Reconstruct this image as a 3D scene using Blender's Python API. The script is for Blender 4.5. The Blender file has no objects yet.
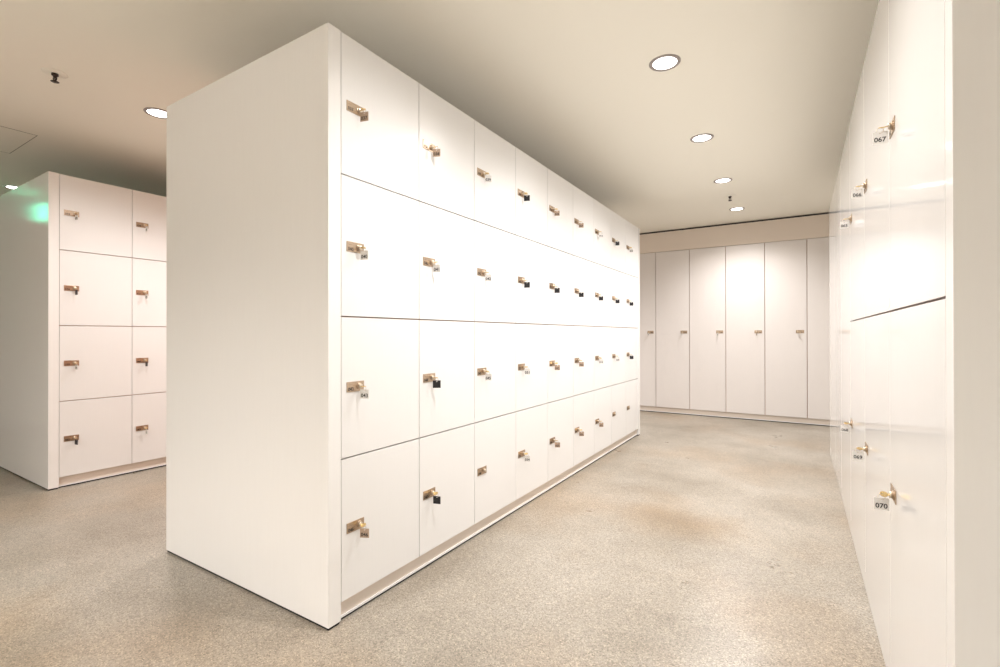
import bpy, bmesh, math, random
from mathutils import Vector, Matrix
random.seed(7)
S = bpy.context.scene
C = S.collection
PI = math.pi

# ------------------------------------------------------------------ camera
EYE = 1.02
def make_camera():
    cd = bpy.data.cameras.new('camera'); cam = bpy.data.objects.new('camera', cd); C.objects.link(cam)
    cd.sensor_width = 36.0; cd.lens = 480.04 / 1000 * 36.0; cd.clip_start = 0.02
    yaw, pi_, ro = math.radians(31.9057), math.radians(0.1597), math.radians(-0.0766)
    F = Vector((-math.sin(yaw)*math.cos(pi_), math.cos(yaw)*math.cos(pi_), math.sin(pi_)))
    R = Vector((math.cos(yaw), math.sin(yaw), 0)); U = R.cross(F)
    R2 = R*math.cos(ro) + U*math.sin(ro); U2 = -R*math.sin(ro) + U*math.cos(ro)
    M = Matrix((R2, U2, -F)).transposed().to_4x4(); M.translation = (0, 0, EYE)
    cam.matrix_world = M
    S.camera = cam
make_camera()

# ------------------------------------------------------------------ world, exposure
w = bpy.data.worlds.new('world'); S.world = w; w.use_nodes = True
w.node_tree.nodes['Background'].inputs[0].default_value = (0.9, 0.95, 1, 1)
w.node_tree.nodes['Background'].inputs[1].default_value = 0.05
S.view_settings.view_transform = 'Standard'; S.view_settings.look = 'None'
S.view_settings.gamma = 1.0; S.view_settings.use_curve_mapping = False
S.view_settings.exposure = 1.05
LAMP_W = 48.0            # each recessed downlight
LAMP_COL = (1.0, 0.977, 0.965)
LAMP_CONE = math.radians(150)
ZC = 2.3775
# x, y, share of full power of every downlight: the grid, then added fill lamps
LAMPS = [(-0.565, 1.385, 0.9), (-0.565, 2.468, 0.9), (-0.565, 3.549, 0.9), (-0.565, 4.628, 0.9), (-0.565, 5.754, 0.9),
         (-3.317, 1.385, 0.75), (-3.317, 2.468, 0.85), (-3.317, 3.549, 0.85), (-3.317, 4.628, 0.85), (-3.317, 5.754, 0.85),
         (-6.105, 1.385, 0.2), (-6.105, 2.468, 0.2), (-6.105, 3.549, 0.2),
         (-1.1, -1.6, 2.4), (-2.1, -1.6, 2.6), (-4.3, -1.6, 0.45)]  # unseen fill lamps added behind the camera to brighten the end panels

# ------------------------------------------------------------------ materials
def mat(name, col, rough=0.5, metal=0.0, emit=None, coat=0.0, build=None, spec=0.5):
    m = bpy.data.materials.new(name); m.use_nodes = True
    b = m.node_tree.nodes['Principled BSDF']
    b.inputs['Base Color'].default_value = (*col, 1); b.inputs['Roughness'].default_value = rough
    b.inputs['Metallic'].default_value = metal; b.inputs['Coat Weight'].default_value = coat
    b.inputs['Specular IOR Level'].default_value = spec
    if emit: b.inputs['Emission Color'].default_value = (*emit[0], 1); b.inputs['Emission Strength'].default_value = emit[1]
    if build: build(m.node_tree, b)
    return m
def nd(t, kind, **kw):
    n = t.nodes.new(kind)
    for k, v in kw.items():
        if k in n.inputs: n.inputs[k].default_value = v
        else: setattr(n, k, v)
    return n
def ramp(t, fac, stops):
    r = t.nodes.new('ShaderNodeValToRGB'); t.links.new(fac, r.inputs[0])
    e = r.color_ramp.elements
    while len(e) < len(stops): e.new(0.5)
    for i, (p, c) in enumerate(stops): e[i].position = p; e[i].color = (*c, 1)
    return r.outputs[0]
def mix(t, fac, a, b, mode='MIX'):
    n = t.nodes.new('ShaderNodeMix'); n.data_type = 'RGBA'; n.blend_type = mode
    for i, v in ((0, fac), (6, a), (7, b)):
        if hasattr(v, 'is_output') or isinstance(v, bpy.types.NodeSocket): t.links.new(v, n.inputs[i])
        elif isinstance(v, tuple): n.inputs[i].default_value = (*v, 1)
        else: n.inputs[i].default_value = v
    return n.outputs[2]

def laminate(t, b):      # satin white laminate: faint long grain in the relief and the colour
    tc = nd(t, 'ShaderNodeTexCoord'); mp = nd(t, 'ShaderNodeMapping'); mp.inputs['Scale'].default_value = (60, 60, 3)
    t.links.new(tc.outputs['Object'], mp.inputs[0])
    n = nd(t, 'ShaderNodeTexNoise', Scale=2.0, Detail=5.0); t.links.new(mp.outputs[0], n.inputs['Vector'])
    base = tuple(b.inputs['Base Color'].default_value)[:3]
    t.links.new(ramp(t, n.outputs[0], [(0.3, tuple(c*0.988 for c in base)), (0.7, base)]), b.inputs['Base Color'])
    bp = nd(t, 'ShaderNodeBump', Strength=0.03, Distance=0.002); t.links.new(n.outputs[0], bp.inputs['Height'])
    t.links.new(bp.outputs[0], b.inputs['Normal'])
def plaster(t, b):
    tc = nd(t, 'ShaderNodeTexCoord'); n = nd(t, 'ShaderNodeTexNoise', Scale=140.0, Detail=3.0)
    t.links.new(tc.outputs['Object'], n.inputs['Vector'])
    bp = nd(t, 'ShaderNodeBump', Strength=0.12, Distance=0.002); t.links.new(n.outputs[0], bp.inputs['Height'])
    t.links.new(bp.outputs[0], b.inputs['Normal'])
def screed(t, b):        # ground and sealed concrete: fine aggregate, cloudy tone, a few warm stains
    tc = nd(t, 'ShaderNodeTexCoord'); v = tc.outputs['Object']
    def noise(sc, det=4.0, rough=0.55, w=None):
        n = nd(t, 'ShaderNodeTexNoise', Scale=sc, Detail=det, Roughness=rough); t.links.new(w or v, n.inputs['Vector']); return n.outputs[0]
    cloud = ramp(t, noise(1.3, 5, 0.6), [(0.28, (0.265, 0.228, 0.180)), (0.5, (0.355, 0.315, 0.262)), (0.72, (0.43, 0.392, 0.34))])
    tint = ramp(t, noise(0.9, 3, 0.5), [(0.48, (1, 1, 1)), (0.68, (1.0, 0.88, 0.76))])
    c = mix(t, 1.0, cloud, tint, 'MULTIPLY')
    # an old brownish stain in the middle of the main aisle
    mp = nd(t, 'ShaderNodeMapping'); mp.inputs['Location'].default_value = (0.53*1.9, -2.72*3.1, 0); mp.inputs['Scale'].default_value = (1.9, 3.1, 1)
    t.links.new(v, mp.inputs[0]); wob = nd(t, 'ShaderNodeTexNoise', Scale=2.6, Detail=4.0); t.links.new(v, wob.inputs['Vector'])
    ad = nd(t, 'ShaderNodeVectorMath', operation='ADD'); t.links.new(mp.outputs[0], ad.inputs[0]); t.links.new(wob.outputs['Color'], ad.inputs[1])
    sb = nd(t, 'ShaderNodeVectorMath', operation='SUBTRACT'); t.links.new(ad.outputs[0], sb.inputs[0]); sb.inputs[1].default_value = (0.5, 0.5, 0.5)
    ln = nd(t, 'ShaderNodeVectorMath', operation='LENGTH'); t.links.new(sb.outputs[0], ln.inputs[0])
    c = mix(t, 1.0, c, ramp(t, ln.outputs['Value'], [(0.25, (0.87, 0.76, 0.63)), (0.95, (1, 1, 1))]), 'MULTIPLY')
    vo = nd(t, 'ShaderNodeTexVoronoi', Scale=260.0); t.links.new(v, vo.inputs['Vector'])
    sep = nd(t, 'ShaderNodeSeparateColor'); t.links.new(vo.outputs['Color'], sep.inputs[0])
    grain = ramp(t, sep.outputs[0], [(0.0, (0.52, 0.50, 0.47)), (0.22, (0.82, 0.81, 0.79)), (0.6, (1.0, 1.0, 1.0)), (0.86, (1.15, 1.14, 1.12)), (1.0, (1.55, 1.5, 1.42))])
    c = mix(t, 1.0, c, grain, 'MULTIPLY')
    fine = ramp(t, noise(420.0, 2), [(0.35, (0.84, 0.83, 0.82)), (0.65, (1.1, 1.1, 1.1))])
    c = mix(t, 1.0, c, fine, 'MULTIPLY')
    t.links.new(c, b.inputs['Base Color'])
    rr = ramp(t, noise(3.5, 5, 0.6), [(0.3, (0.27,)*3), (0.7, (0.40,)*3)]); t.links.new(rr, b.inputs['Roughness'])
    bp = nd(t, 'ShaderNodeBump', Strength=0.10, Distance=0.001); t.links.new(sep.outputs[1], bp.inputs['Height'])
    t.links.new(bp.outputs[0], b.inputs['Normal'])
def brushed(t, b):
    tc = nd(t, 'ShaderNodeTexCoord'); mp = nd(t, 'ShaderNodeMapping'); mp.inputs['Scale'].default_value = (20, 20, 900)
    t.links.new(tc.outputs['Object'], mp.inputs[0]); n = nd(t, 'ShaderNodeTexNoise', Scale=1.0, Detail=2.0); t.links.new(mp.outputs[0], n.inputs['Vector'])
    t.links.new(ramp(t, n.outputs[0], [(0.3, (0.24,)*3), (0.7, (0.40,)*3)]), b.inputs['Roughness'])

M = dict(
    gloss=mat('high gloss white laminate', (0.83, 0.815, 0.80), 0.07, build=laminate),
    white=mat('white laminate', (0.83, 0.815, 0.80), 0.28, coat=0.0, build=laminate),  # same laminate as the end panels, darkened so brightly lit doors clip less
    panel=mat('white end panel laminate', (0.88, 0.86, 0.84), 0.13, build=laminate),
    back=mat('off-white laminate', (0.80, 0.75, 0.72), 0.35, build=laminate),
    fascia=mat('off-white painted board', (0.80, 0.70, 0.61), 0.5, build=plaster),
    carcass=mat('brown chipboard edge', (0.60, 0.36, 0.27), 0.8, build=plaster),
    plinth=mat('beige plinth laminate', (0.76, 0.67, 0.59), 0.5, build=laminate),
    black=mat('black rubber', (0.012, 0.010, 0.012), 0.8, build=plaster),
    ceil=mat('ceiling emulsion', (0.92, 0.885, 0.79), 0.9, spec=0.2, build=plaster),
    wall=mat('wall emulsion', (0.88, 0.87, 0.83), 0.8, spec=0.2, build=plaster),
    floor=mat('polished screed', (0.4, 0.37, 0.3), 0.32, build=screed, spec=0.6),
    nickel=mat('brushed nickel', (0.50, 0.385, 0.285), 0.32, 1.0, build=brushed),
    steel=mat('polished steel', (0.66, 0.58, 0.48), 0.2, 1.0, build=brushed),
    brass=mat('key brass', (0.78, 0.58, 0.28), 0.25, 1.0, build=brushed),
    trim=mat('grey lamp trim', (0.30, 0.26, 0.24), 0.5, 0.0, build=brushed),
    glow=mat('lit diffuser', (0.9, 0.9, 0.9), 0.5, emit=((1.0, 0.97, 0.95), 5.0), build=plaster),
    tag_grey=mat('pale grey plastic tag', (0.74, 0.71, 0.68), 0.4, build=plaster),
    tag_black=mat('black plastic tag', (0.010, 0.009, 0.012), 0.5, build=plaster),
    tag_tan=mat('tan plastic tag', (0.46, 0.33, 0.24), 0.45, build=plaster),
    ink=mat('black print', (0.015, 0.013, 0.013), 0.6, build=plaster),
    dark=mat('dark bronze', (0.035, 0.02, 0.015), 0.5, 0.4, build=brushed),
    green=mat('green lit sign face', (0.1, 0.7, 0.4), 0.5, emit=((0.10, 0.85, 0.50), 5.0), build=plaster),
    gap=mat('shadow gap paint', (0.05, 0.045, 0.045), 0.8, build=plaster),
    line=mat('hatch joint', (0.35, 0.33, 0.27), 0.9, build=plaster),
)

# ------------------------------------------------------------------ helpers
def box(bm, x0, x1, y0, y1, z0, z1, bevel=0.0, mi=0):
    vs = [bm.verts.new((x, y, z)) for x in (x0, x1) for y in (y0, y1) for z in (z0, z1)]
    fs = [bm.faces.new([vs[i] for i in q]) for q in ((0,1,3,2),(4,6,7,5),(0,4,5,1),(2,3,7,6),(0,2,6,4),(1,5,7,3))]
    for f in fs: f.material_index = mi
    if bevel:
        es = {e for f in fs for e in f.edges}
        r = bmesh.ops.bevel(bm, geom=list(es), offset=bevel, segments=2, affect='EDGES', profile=0.5)
        for f in r['faces']: f.material_index = mi
def lathe(bm, prof, n=32, axis='Z', org=(0,0,0), mi=0):
    rings = []
    for r, h in prof:
        ring = []
        for k in range(n):
            a = 2*PI*k/n; u, v = r*math.cos(a), r*math.sin(a)
            p = (u, v, h) if axis == 'Z' else (u, h, v)
            ring.append(bm.verts.new((p[0]+org[0], p[1]+org[1], p[2]+org[2])))
        rings.append(ring)
    for a, b in zip(rings, rings[1:]):
        for k in range(n):
            f = bm.faces.new((a[k], a[(k+1) % n], b[(k+1) % n], b[k])); f.material_index = mi; f.smooth = True
    for ring in (rings[0], rings[-1]):
        if prof[0] != prof[-1] and prof[rings.index(ring)][0] > 1e-6:
            f = bm.faces.new(ring); f.material_index = mi
def torus(bm, R, r, org, nrm='X', n=20, m=8, mi=0):
    vs = []
    for i in range(n):
        a = 2*PI*i/n; row = []
        for j in range(m):
            b = 2*PI*j/m; q = (R+r*math.cos(b))
            u, v, wv = q*math.cos(a), q*math.sin(a), r*math.sin(b)
            p = (wv, u, v) if nrm == 'X' else (u, v, wv)
            row.append(bm.verts.new((p[0]+org[0], p[1]+org[1], p[2]+org[2])))
        vs.append(row)
    for i in range(n):
        for j in range(m):
            f = bm.faces.new((vs[i][j], vs[(i+1)%n][j], vs[(i+1)%n][(j+1)%m], vs[i][(j+1)%m])); f.smooth = True; f.material_index = mi
def mesh_of(name, bm, mats):
    bmesh.ops.recalc_face_normals(bm, faces=bm.faces)
    me = bpy.data.meshes.new(name); bm.to_mesh(me); bm.free()
    for m in (mats if isinstance(mats, (list, tuple)) else [mats]): me.materials.append(m)
    return me
def link(name, me, parent=None, loc=None, rz=None):
    o = bpy.data.objects.new(name, me); C.objects.link(o)
    if parent: o.parent = parent
    if loc is not None: o.location = loc
    if rz is not None: o.rotation_euler = (0, 0, rz)
    return o
def thing(name, label, cat, loc=(0,0,0), rz=0.0, group=None):
    o = bpy.data.objects.new(name, None); C.objects.link(o); o.empty_display_size = 0.05
    o.location = loc; o.rotation_euler = (0, 0, rz); o['label'] = label; o['category'] = cat
    if group: o['group'] = group
    return o
def struct(name, bm, m, label=None):
    o = link(name, mesh_of(name, bm, m)); o['kind'] = 'structure'
    if label: o['label'] = label
    return o
_txt = {}
def text_geo(s, bold=0.0):
    """flat outline of the characters, width normalised to 1, lower-left at 0,0"""
    if (s, bold) in _txt: return _txt[(s, bold)]
    cu = bpy.data.curves.new('t', 'FONT'); cu.body = s; cu.resolution_u = 3; cu.offset = bold
    ob = bpy.data.objects.new('t', cu); C.objects.link(ob)
    dg = bpy.context.evaluated_depsgraph_get(); dg.update()
    me = bpy.data.meshes.new_from_object(ob.evaluated_get(dg))
    vs = [v.co.copy() for v in me.vertices]; fs = [tuple(p.vertices) for p in me.polygons]
    bpy.data.objects.remove(ob); bpy.data.curves.remove(cu); bpy.data.meshes.remove(me)
    x0 = min(v.x for v in vs); x1 = max(v.x for v in vs); y0 = min(v.y for v in vs)
    vs = [((v.x-x0)/(x1-x0), (v.y-y0)/(x1-x0)) for v in vs]
    _txt[(s, bold)] = (vs, fs); return vs, fs
def stamp(bm, s, org, du, dv, width, mi, bold=0.0):
    vs, fs = text_geo(s, bold); org, du, dv = Vector(org), Vector(du), Vector(dv)
    nv = [bm.verts.new(org + du*(u*width) + dv*(v*width)) for u, v in vs]
    for f in fs:
        try: bm.faces.new([nv[i] for i in f]).material_index = mi
        except ValueError: pass

# ------------------------------------------------------------------ room shell
XL, XR, YF, YB = -7.4, 0.80, -2.4, 6.99
def slab(name, b, m): bm = bmesh.new(); box(bm, *b); return struct(name, bm, m)
slab('floor', (XL, XR, YF, YB, -0.1, 0), M['floor'])
slab('ceiling', (XL, XR, YF, YB, ZC, ZC+0.1), M['ceil'])
slab('wall_right', (XR, XR+0.1, YF, YB, 0, ZC), M['wall'])
slab('wall_front', (XL, XR, YF-0.1, YF, 0, ZC), M['wall'])
slab('wall_back', (XL, XR, YB, YB+0.1, 0, ZC), M['wall'])
# left wall with a doorway
DY0, DY1, DZ = 0.60, 1.52, 2.05
bm = bmesh.new()
box(bm, XL-0.1, XL, YF, DY0, 0, ZC); box(bm, XL-0.1, XL, DY1, YB, 0, ZC); box(bm, XL-0.1, XL, DY0, DY1, DZ, ZC)
struct('wall_left', bm, M['wall'])
bm = bmesh.new(); box(bm, XL-0.07, XL-0.03, DY0+0.004, DY1-0.004, 0.006, DZ-0.004, 0.002)
d = struct('door_1', bm, M['panel'])
bm = bmesh.new()
lathe(bm, [(0.026, 0), (0.026, 0.006), (0.010, 0.006), (0.010, 0.045), (0.0001, 0.045)], 20, 'Z')
box(bm, -0.009, 0.009, -0.12, 0.009, 0.033, 0.048, 0.003)
for v in bm.verts: v.co = Vector((v.co.z, v.co.y, v.co.x))
link('door_handle', mesh_of('door_handle', bm, M['steel']), d, (XL-0.03, DY1-0.07, 1.03))

# fascia over the tall lockers, with the dark shadow gap under the ceiling
BY = 6.4335
bm = bmesh.new(); box(bm, -7.39, XR, BY, BY+0.02, 2.102, ZC-0.022); struct('trim_1', bm, M['fascia'])
bm = bmesh.new(); box(bm, -7.39, XR, BY+0.03, BY+0.05, ZC-0.05, ZC); struct('trim_2', bm, M['gap'])
bm = bmesh.new(); box(bm, 0.502, XR, BY, BY+0.02, 0.0, 2.098); struct('trim_3', bm, M['back'])

# ------------------------------------------------------------------ lockers
# local frame of a unit: front plane y=0 facing -y, viewer's left edge x=0, depth towards +y
HT, PL = 2.10, 0.072
def carcass_mesh(wd, dp, m):
    bm = bmesh.new(); box(bm, 0.0005, wd-0.0005, 0.0205, dp, PL, HT-0.002); return mesh_of('carcass', bm, m)
def plinth_mesh(wd, dp, flush=False):
    bm = bmesh.new()
    if flush:
        box(bm, 0.0, wd, 0.001, 0.018, 0.003, PL-0.001); return mesh_of('plinth', bm, M['gloss'])
    box(bm, 0.0, wd, 0.018, 0.035, 0.017, PL-0.002, 0, 0)      # beige board
    box(bm, 0.0, wd, 0.014, 0.035, 0.009, 0.0165, 0, 1)         # white edge strip
    box(bm, 0.0, wd, 0.018, 0.035, 0.0005, 0.0085, 0, 2)         # black foot
    return mesh_of('plinth', bm, [M['plinth'], M['white'], M['black']])
def door_mesh(wd, z0, z1, m, gx=0.0013, gz=0.0024):
    bm = bmesh.new(); box(bm, gx, wd-gx, 0, 0.018, z0+gz, z1-gz, 0.0007); return mesh_of('door', bm, m)
def plate_mesh(num, cx_from_left=0.057):
    """80 x 37 mm metal plate, its number printed low on the side away from the cylinder, bezel of the cylinder"""
    bm = bmesh.new(); box(bm, 0, 0.080, -0.0025, -0.0001, -0.0185, 0.0185, 0.0006)
    lathe(bm, [(0.0125, -0.0024), (0.0125, -0.0045), (0.0105, -0.0055), (0.0001, -0.0055)], 24, 'Y', (cx_from_left, 0, 0))
    ox = 0.005 if cx_from_left > 0.04 else 0.048
    stamp(bm, num, (ox, -0.0029, -0.0145), (1,0,0), (0,0,1), 0.025, 1, 0.02)
    return mesh_of('lock_plate', bm, [M['nickel'], M['ink']])
cyl_me = None
def cylinder_mesh():
    bm = bmesh.new()
    lathe(bm, [(0.0088, -0.0056), (0.0088, -0.0115), (0.0076, -0.0125), (0.0001, -0.0125)], 24, 'Y')
    return mesh_of('lock_cylinder', bm, M['steel'])
cyl_me = cylinder_mesh()

def bow_mesh():
    bm = bmesh.new()
    # blade between cylinder and bow, then oval bow with a hole, lying in the xy plane
    box(bm, -0.0035, 0.0035, -0.0165, -0.0127, -0.001, 0.001)
    n = 28; rows = []
    cy = -0.0240
    for z in (-0.0012, 0.0012):
        outer = [bm.verts.new((0.0098*math.cos(2*PI*k/n), cy + 0.0092*math.sin(2*PI*k/n), z)) for k in range(n)]
        inner = [bm.verts.new((0.0026*math.cos(2*PI*k/n), cy - 0.0045 + 0.0026*math.sin(2*PI*k/n), z)) for k in range(n)]
        rows.append((outer, inner))
        for k in range(n): bm.faces.new((outer[k], outer[(k+1)%n], inner[(k+1)%n], inner[k]))
    for k in range(n):
        for q in (0, 1): bm.faces.new((rows[0][q][k], rows[0][q][(k+1)%n], rows[1][q][(k+1)%n], rows[1][q][k]))
    return mesh_of('key_blade', bm, M['brass'])
bow_me = bow_mesh()
def ring_mesh():
    bm = bmesh.new(); torus(bm, 0.0078, 0.0008, (0, -0.0295, -0.0080), 'X'); return mesh_of('key_ring', bm, M['steel'])
ring_me = ring_mesh()
TW, TH = 0.034, 0.033
def tag_mesh(num, style):
    bm = bmesh.new()
    # plate in the local yz plane hanging from (0,0,0) with an eyelet hole drawn by a ring of faces
    t = 0.0009
    hole = [(0.0024*math.cos(2*PI*k/16), -0.0045+0.0024*math.sin(2*PI*k/16)) for k in range(16)]
    rim = []
    for k in range(16):
        a = 2*PI*k/16; c, s = math.cos(a), math.sin(a)
        q = max(abs(c), abs(s)); rim.append((0.0045*c/q, -0.0045+0.0045*s/q))
    hw = TW/2
    layers = []
    for x in (-t, t):
        hv = [bm.verts.new((x, y, z)) for y, z in hole]; rv = [bm.verts.new((x, y, z)) for y, z in rim]
        for k in range(16): bm.faces.new((hv[k], hv[(k+1)%16], rv[(k+1)%16], rv[k]))
        layers.append(hv)
    for k in range(16): bm.faces.new((layers[0][k], layers[0][(k+1)%16], layers[1][(k+1)%16], layers[1][k]))
    for y0, y1, z0, z1 in ((-hw, -0.0045, -0.009, 0), (0.0045, hw, -0.009, 0), (-hw, hw, -TH, -0.009)):
        box(bm, -t, t, y0, y1, z0, z1)
    if num:
        wt = TW*0.80; e = t+0.0002
        stamp(bm, num, (-e, wt/2, -TH+0.0045), (0,-1,0), (0,0,1), wt, 1, 0.025)
        stamp(bm, num, (e, -wt/2, -TH+0.0045), (0,1,0), (0,0,1), wt, 1, 0.025)
    return mesh_of('tag', bm, [M[style], M['ink']])
TAGNAME = {'tag_grey': 'grey', 'tag_black': 'black', 'tag_tan': 'tan'}

KEYS = []
def place_key(loc, rz, num, style, label, group, twist, turn):
    k = thing('locker_key', label, 'key', loc, rz, group)
    b = link('key_blade', bow_me, k); b.rotation_euler = (0, twist, 0)
    link('key_ring', ring_me, k)
    tg = link('tag', tag_mesh(num if style != 'tag_black' else None, style), k, (0, -0.0295, -0.0115))
    tg.rotation_euler = (0, 0, turn)
    return k
ORD = ['first', 'second', 'third', 'fourth', 'fifth', 'sixth', 'seventh', 'eighth', 'ninth']

class Bank: pass
def bank(org, rz, wd, n, dp, rows, number, order_from_right, unit_label, key_label, ugroup, kgroup, tags, doormat='white', px=0.024, cyl=0.057, pz=None, name='locker_unit', cat='lockers', flush=False, turn=(-0.15, 0.15), twist=(-0.5, 0.5), locks=True, tone='board'):
    ca, sa = math.cos(rz), math.sin(rz)
    tb = bmesh.new(); box(tb, 0.0005, wd-0.0005, 0.0205, dp, HT-0.0018, HT); tm = mesh_of('bounce_top', tb, M[doormat])  # unseen pale top, added to bounce light up to the ceiling
    cm = carcass_mesh(wd, dp, M['carcass']); pm = plinth_mesh(wd, dp, flush)
    zs = [PL + (HT-PL)*k/rows for k in range(rows+1)]
    dms = [door_mesh(wd, zs[rows-1-r], zs[rows-r], M[doormat], 0.0017 if rows > 1 else 0.003) for r in range(rows)]
    proto = None
    for c in range(n):
        pos = n-1-c if order_from_right else c         # counted from the camera's end
        loc = Vector((org[0]+ca*wd*c, org[1]+sa*wd*c, 0))
        u = thing(name, unit_label(pos), cat, loc, rz, ugroup)
        if proto is None:
            parts = [link('carcass', cm, u), link('plinth', pm, u)]
            doors = [link('door', dm, u) for dm in dms]
            proto = (parts, doors)
        else:
            for p in proto[0]: q = p.copy(); C.objects.link(q); q.parent = u
            doors = []
            for p in proto[1]: q = p.copy(); C.objects.link(q); q.parent = u; doors.append(q)
        link('bounce_top', tm, u)
        for r in range(rows if locks else 0):
            zc = (zs[rows-1-r]+zs[rows-r])/2 if pz is None else pz
            num = number(c, r)
            link('lock_plate', plate_mesh(num, cyl), doors[r], (px, 0, zc))
            link('lock_cylinder', cyl_me, doors[r], (px+cyl, 0, zc))
            st = tags(pos, r)
            if st:
                lx = px+cyl
                kl = (loc[0]+ca*lx, loc[1]+sa*lx, zc)
                place_key(kl, rz, num, st, key_label(pos, r, st), kgroup, random.uniform(*twist), random.uniform(*turn))

ROW4 = ['top', 'second', 'third', 'bottom']
# --- central block
XM, XML, Y0, Y1 = -1.3763, -2.5343, 1.0906, 4.9091
PT = 0.055
wd = (Y1-Y0-2*PT)/9
G, K, T = 'tag_grey', 'tag_black', 'tag_tan'
MT = [[T, T, G, K, T, T, G, K, G],
      [G, G, G, K, K, K, K, K, K],
      [G, K, G, G, T, T, G, G, K],
      [T, K, None, G, T, T, T, None, None]]
def num_main(c, r):
    base = (37, 25, 13)[c//3]; return '%03d' % (base + r*3 + c % 3)
bank((XM, Y0+PT, 0), PI/2, wd, 9, XM-XML, 4, num_main, False,
     lambda i: ('white four-door locker unit, %s' % ('nearest the camera in the big central block' if i == 0 else 'farthest from the camera in the central block' if i == 8 else ORD[i]+' from the near end of the central block')),
     lambda i, r, s: '%s-tagged key in %s-row lock of the central block, %s column from near end' % (TAGNAME[s], ROW4[r], ORD[i]),
     'locker units of the central block', 'keys in the central block', lambda i, r: MT[r][i], turn=(0.15, 0.75))
# --- left block
XA, XAL, YA0, YA1 = -4.1825, -5.3405, 1.1073, 4.926
wa = (YA1-YA0-2*PT)/9
LT = [[G, G, G], [K, G, G], [G, K, G], [K, G, T]]
bank((XA, YA0+PT, 0), PI/2, wa, 9, XA-XAL, 4, lambda c, r: '%03d' % (73 + (c//3)*12 + r*3 + c % 3), False,
     lambda i: 'white four-door locker unit in the block at the far left, %s from its near end' % ORD[i],
     lambda i, r, s: '%s-tagged key in %s-row lock of the left block, %s column from near end' % (TAGNAME[s], ROW4[r], ORD[i]),
     'locker units of the left block', 'keys in the left block', lambda i, r: LT[r][i] if i < 2 else None)
# --- right block, two tiers
XRB, YR0, YR1 = 0.2221, 1.0956, 4.9266
PR = 0.05
wr = (YR1-YR0-2*PR)/6
def num_right(c, r): return '%03d' % (65 + r*3 + c % 3)
bank((XRB, YR0+PR+3*wr, 0), -PI/2, wr, 3, 0.57, 2, num_right, True,
     lambda i: 'glossy white two-door locker unit in the right-hand row, %s' % ('nearest the camera' if i == 0 else ORD[i]+' from the camera'),
     lambda i, r, s: 'grey-tagged brass key in %s door of right-hand row, %s column from camera' % (('upper', 'lower')[r], ORD[i]),
     'two-door locker units of the right-hand row', 'keys in the right-hand row', lambda i, r: G,
     doormat='gloss', flush=True, turn=(-0.08, 0.12), twist=(0.25, 0.5))
bank((XRB, YR1-PR, 0), -PI/2, wr, 3, 0.57, 1, num_right, True,
     lambda i: 'glossy white full-height cupboard without locks at far end of right-hand row, %s from camera' % ORD[i],
     None, 'full-height cupboards of the right-hand row', None, lambda i, r: None,
     doormat='gloss', flush=True, locks=False, name='tall_cupboard', cat='cupboard')
# --- tall lockers on the back wall
wb = 0.4185
NB = 8
bx0 = 0.079 + wb - NB*wb
BT = {0: None, 1: G, 2: T, 3: G, 4: G, 5: G, 6: None, 7: None}
bank((bx0, BY, 0), 0.0, wb, NB, 0.53, 1, lambda c, r: '%03d' % (1+c), True,
     lambda i: 'tall single-door off-white locker on the back wall, %s from the right' % ORD[i],
     lambda i, r, s: 'small %s-tagged key in the tall back-wall locker, %s locker from the right' % (TAGNAME[s], ORD[i]),
     'tall lockers on the back wall', 'keys in the tall lockers', lambda i, r: BT[i],
     doormat='back', px=wb-0.108, cyl=0.022, pz=1.052, name='tall_locker', cat='locker')

# --- end panels
def end_panel(x0, x1, y0, y1, label):
    t = thing('end_panel', label, 'panel', ((x0+x1)/2, (y0+y1)/2, 0), 0, 'white end panels of the locker blocks')
    hx, hy = (x1-x0)/2, (y1-y0)/2-0.0004
    bm = bmesh.new(); box(bm, -hx, hx, -hy, hy, 0.009, HT, 0.0012); link('board', mesh_of('board', bm, M['panel']), t)
    bm = bmesh.new(); box(bm, -hx+0.004, hx-0.004, -hy+0.004, hy-0.004, 0, 0.0085); link('foot_strip', mesh_of('foot_strip', bm, M['black']), t)
end_panel(XML, XM, Y0, Y0+PT, 'large white end panel facing the camera on the central locker block')
end_panel(XML, XM, Y1-PT, Y1, 'white end panel closing the far end of the central locker block')
end_panel(XAL, XA, YA0, YA0+PT, 'white end panel reflecting green light on the left locker block')
end_panel(XAL, XA, YA1-PT, YA1, 'white end panel closing the far end of the left locker block')
end_panel(XRB, XR-0.002, YR0, YR0+PR, 'shaded white end panel of the right-hand locker row at the right edge')
end_panel(XRB, XR-0.002, YR1-PR, YR1, 'narrow white end panel closing the far end of the right-hand locker row')

# ------------------------------------------------------------------ ceiling fittings
def ring_me_():
    bm = bmesh.new(); lathe(bm, [(0.0575, 0.0), (0.058, -0.004), (0.073, -0.0035), (0.0755, -0.0005), (0.0755, 0.0), (0.0575, 0.0)], 48)
    return mesh_of('trim_ring', bm, M['trim'])
def diff_me_():
    bm = bmesh.new(); lathe(bm, [(0.057, 0.0), (0.057, -0.0015), (0.0001, -0.002)], 48)
    return mesh_of('diffuser', bm, M['glow'])
rm, dm_ = ring_me_(), diff_me_()
def lamp_label(x, y):
    if x > -1 and y > 2:
        return 'round recessed ceiling downlight over the main aisle, ' + {2.468: 'largest and nearest of the four', 3.549: 'second of the four from the camera', 4.628: 'third of the four from the camera', 5.754: 'farthest of the four, near the back wall'}[y]
    if x == -3.317 and y < 2: return 'round recessed downlight half hidden behind the central block, at upper left'
    if x == -6.105 and y < 2: return 'small round downlight above the left locker block at the left edge'
    return 'unseen round ceiling downlight, %.1f m across and %.1f m along' % (abs(x), y)
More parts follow.
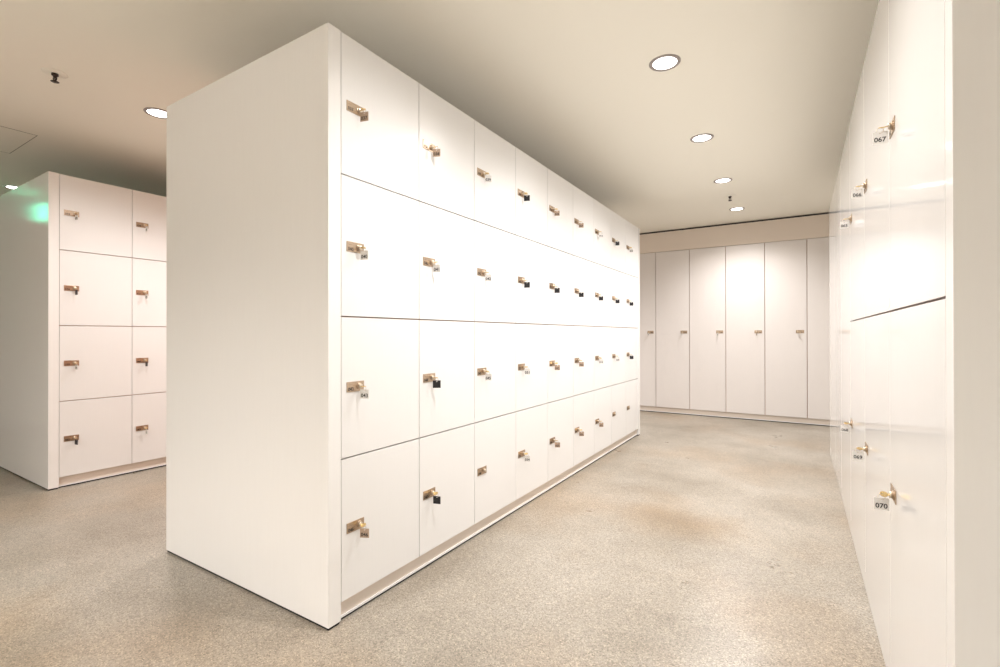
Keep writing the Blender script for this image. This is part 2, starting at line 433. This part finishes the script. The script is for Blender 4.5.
for x, y, f in LAMPS:
    t = thing('recessed_downlight', lamp_label(x, y), 'ceiling light', (x, y, ZC), 0, 'recessed ceiling downlights')
    link('trim_ring', rm, t); link('diffuser', dm_, t)
    ld = bpy.data.lights.new('downlight_lamp', 'SPOT'); ld.energy = LAMP_W*f; ld.color = LAMP_COL
    ld.spot_size = LAMP_CONE; ld.spot_blend = 1.0; ld.shadow_soft_size = 0.05
    lo = bpy.data.objects.new('lamp', ld); C.objects.link(lo); lo.parent = t; lo.location = (0, 0, -0.06)

def sprinkler(x, y, label):
    t = thing('sprinkler_head', label, 'sprinkler', (x, y, ZC), 0.4, 'ceiling sprinklers')
    bm = bmesh.new(); lathe(bm, [(0.0001, -0.0045), (0.044, -0.004), (0.052, -0.001), (0.052, -0.0002), (0.0001, -0.0002)], 32); link('escutcheon', mesh_of('escutcheon', bm, M['ceil']), t)
    bm = bmesh.new(); lathe(bm, [(0.0001, -0.0048), (0.0145, -0.0048), (0.0145, -0.014), (0.009, -0.018), (0.007, -0.024), (0.0001, -0.024)], 20)
    for s in (-1, 1):     # the two frame arms
        vs = [(s*0.0075, -0.020), (s*0.0105, -0.030), (s*0.004, -0.044)]
        for (xa, za), (xb, zb) in zip(vs, vs[1:]):
            a = Vector((xa, 0, za)); b = Vector((xb, 0, zb)); dd = (b-a).normalized(); n1 = Vector((0, 1, 0)); n2 = dd.cross(n1)
            q = []
            for p in (a, b):
                q.append([bm.verts.new(p + n1*i*0.0022 + n2*j*0.0016) for i, j in ((-1,-1),(1,-1),(1,1),(-1,1))])
            for k in range(4): bm.faces.new((q[0][k], q[0][(k+1)%4], q[1][(k+1)%4], q[1][k]))
            bm.faces.new(q[0]); bm.faces.new(q[1])
    lathe(bm, [(0.0001, -0.024), (0.0028, -0.024), (0.0028, -0.044), (0.0001, -0.044)], 12)
    link('sprinkler_body', mesh_of('sprinkler_body', bm, M['dark']), t)
    bm = bmesh.new(); lathe(bm, [(0.0001, -0.0442), (0.016, -0.0442), (0.018, -0.0455), (0.016, -0.047), (0.0001, -0.047)], 24); link('deflector', mesh_of('deflector', bm, M['dark']), t)
sprinkler(-3.263, 0.889, 'dark pendent sprinkler head with pale round plate on the ceiling at top left')
sprinkler(-0.569, 5.182, 'tiny dark sprinkler head between the two farthest downlights of the main aisle')

t = thing('access_hatch', 'square flush hatch with thin joint in the ceiling at the upper left edge', 'ceiling hatch', (-4.687, 0.803, ZC))
bm = bmesh.new(); box(bm, -0.298, 0.298, -0.298, 0.298, -0.0012, -0.0002); link('hatch_panel', mesh_of('hatch_panel', bm, M['ceil']), t)
bm = bmesh.new()
for b in ((-0.303,0.303,0.299,0.303),(-0.303,0.303,-0.303,-0.299),(-0.303,-0.299,-0.299,0.299),(0.299,0.303,-0.299,0.299)): box(bm, *b, -0.0016, -0.0002)
link('hatch_frame', mesh_of('hatch_frame', bm, M['line']), t)

# green lit sign hanging beyond the left edge; it shows only as a reflection in the left end panel
t = thing('exit_sign', 'green lit escape sign hanging from the ceiling, seen mirrored in the left end panel', 'sign', (-6.22, 0.58, ZC))
bm = bmesh.new(); box(bm, -0.19, 0.19, -0.02, 0.02, -0.25, -0.075, 0.003); link('housing', mesh_of('housing', bm, M['wall']), t)
bm = bmesh.new(); box(bm, -0.18, 0.18, 0.0201, 0.023, -0.242, -0.083); link('sign_face', mesh_of('sign_face', bm, M['green']), t)
bm = bmesh.new()
for sx in (-0.12, 0.12): lathe(bm, [(0.004, -0.0745), (0.004, -0.001), (0.015, -0.001), (0.015, -0.0002)], 12, 'Z', (sx, 0, 0))
link('hanger', mesh_of('hanger', bm, M['steel']), t)
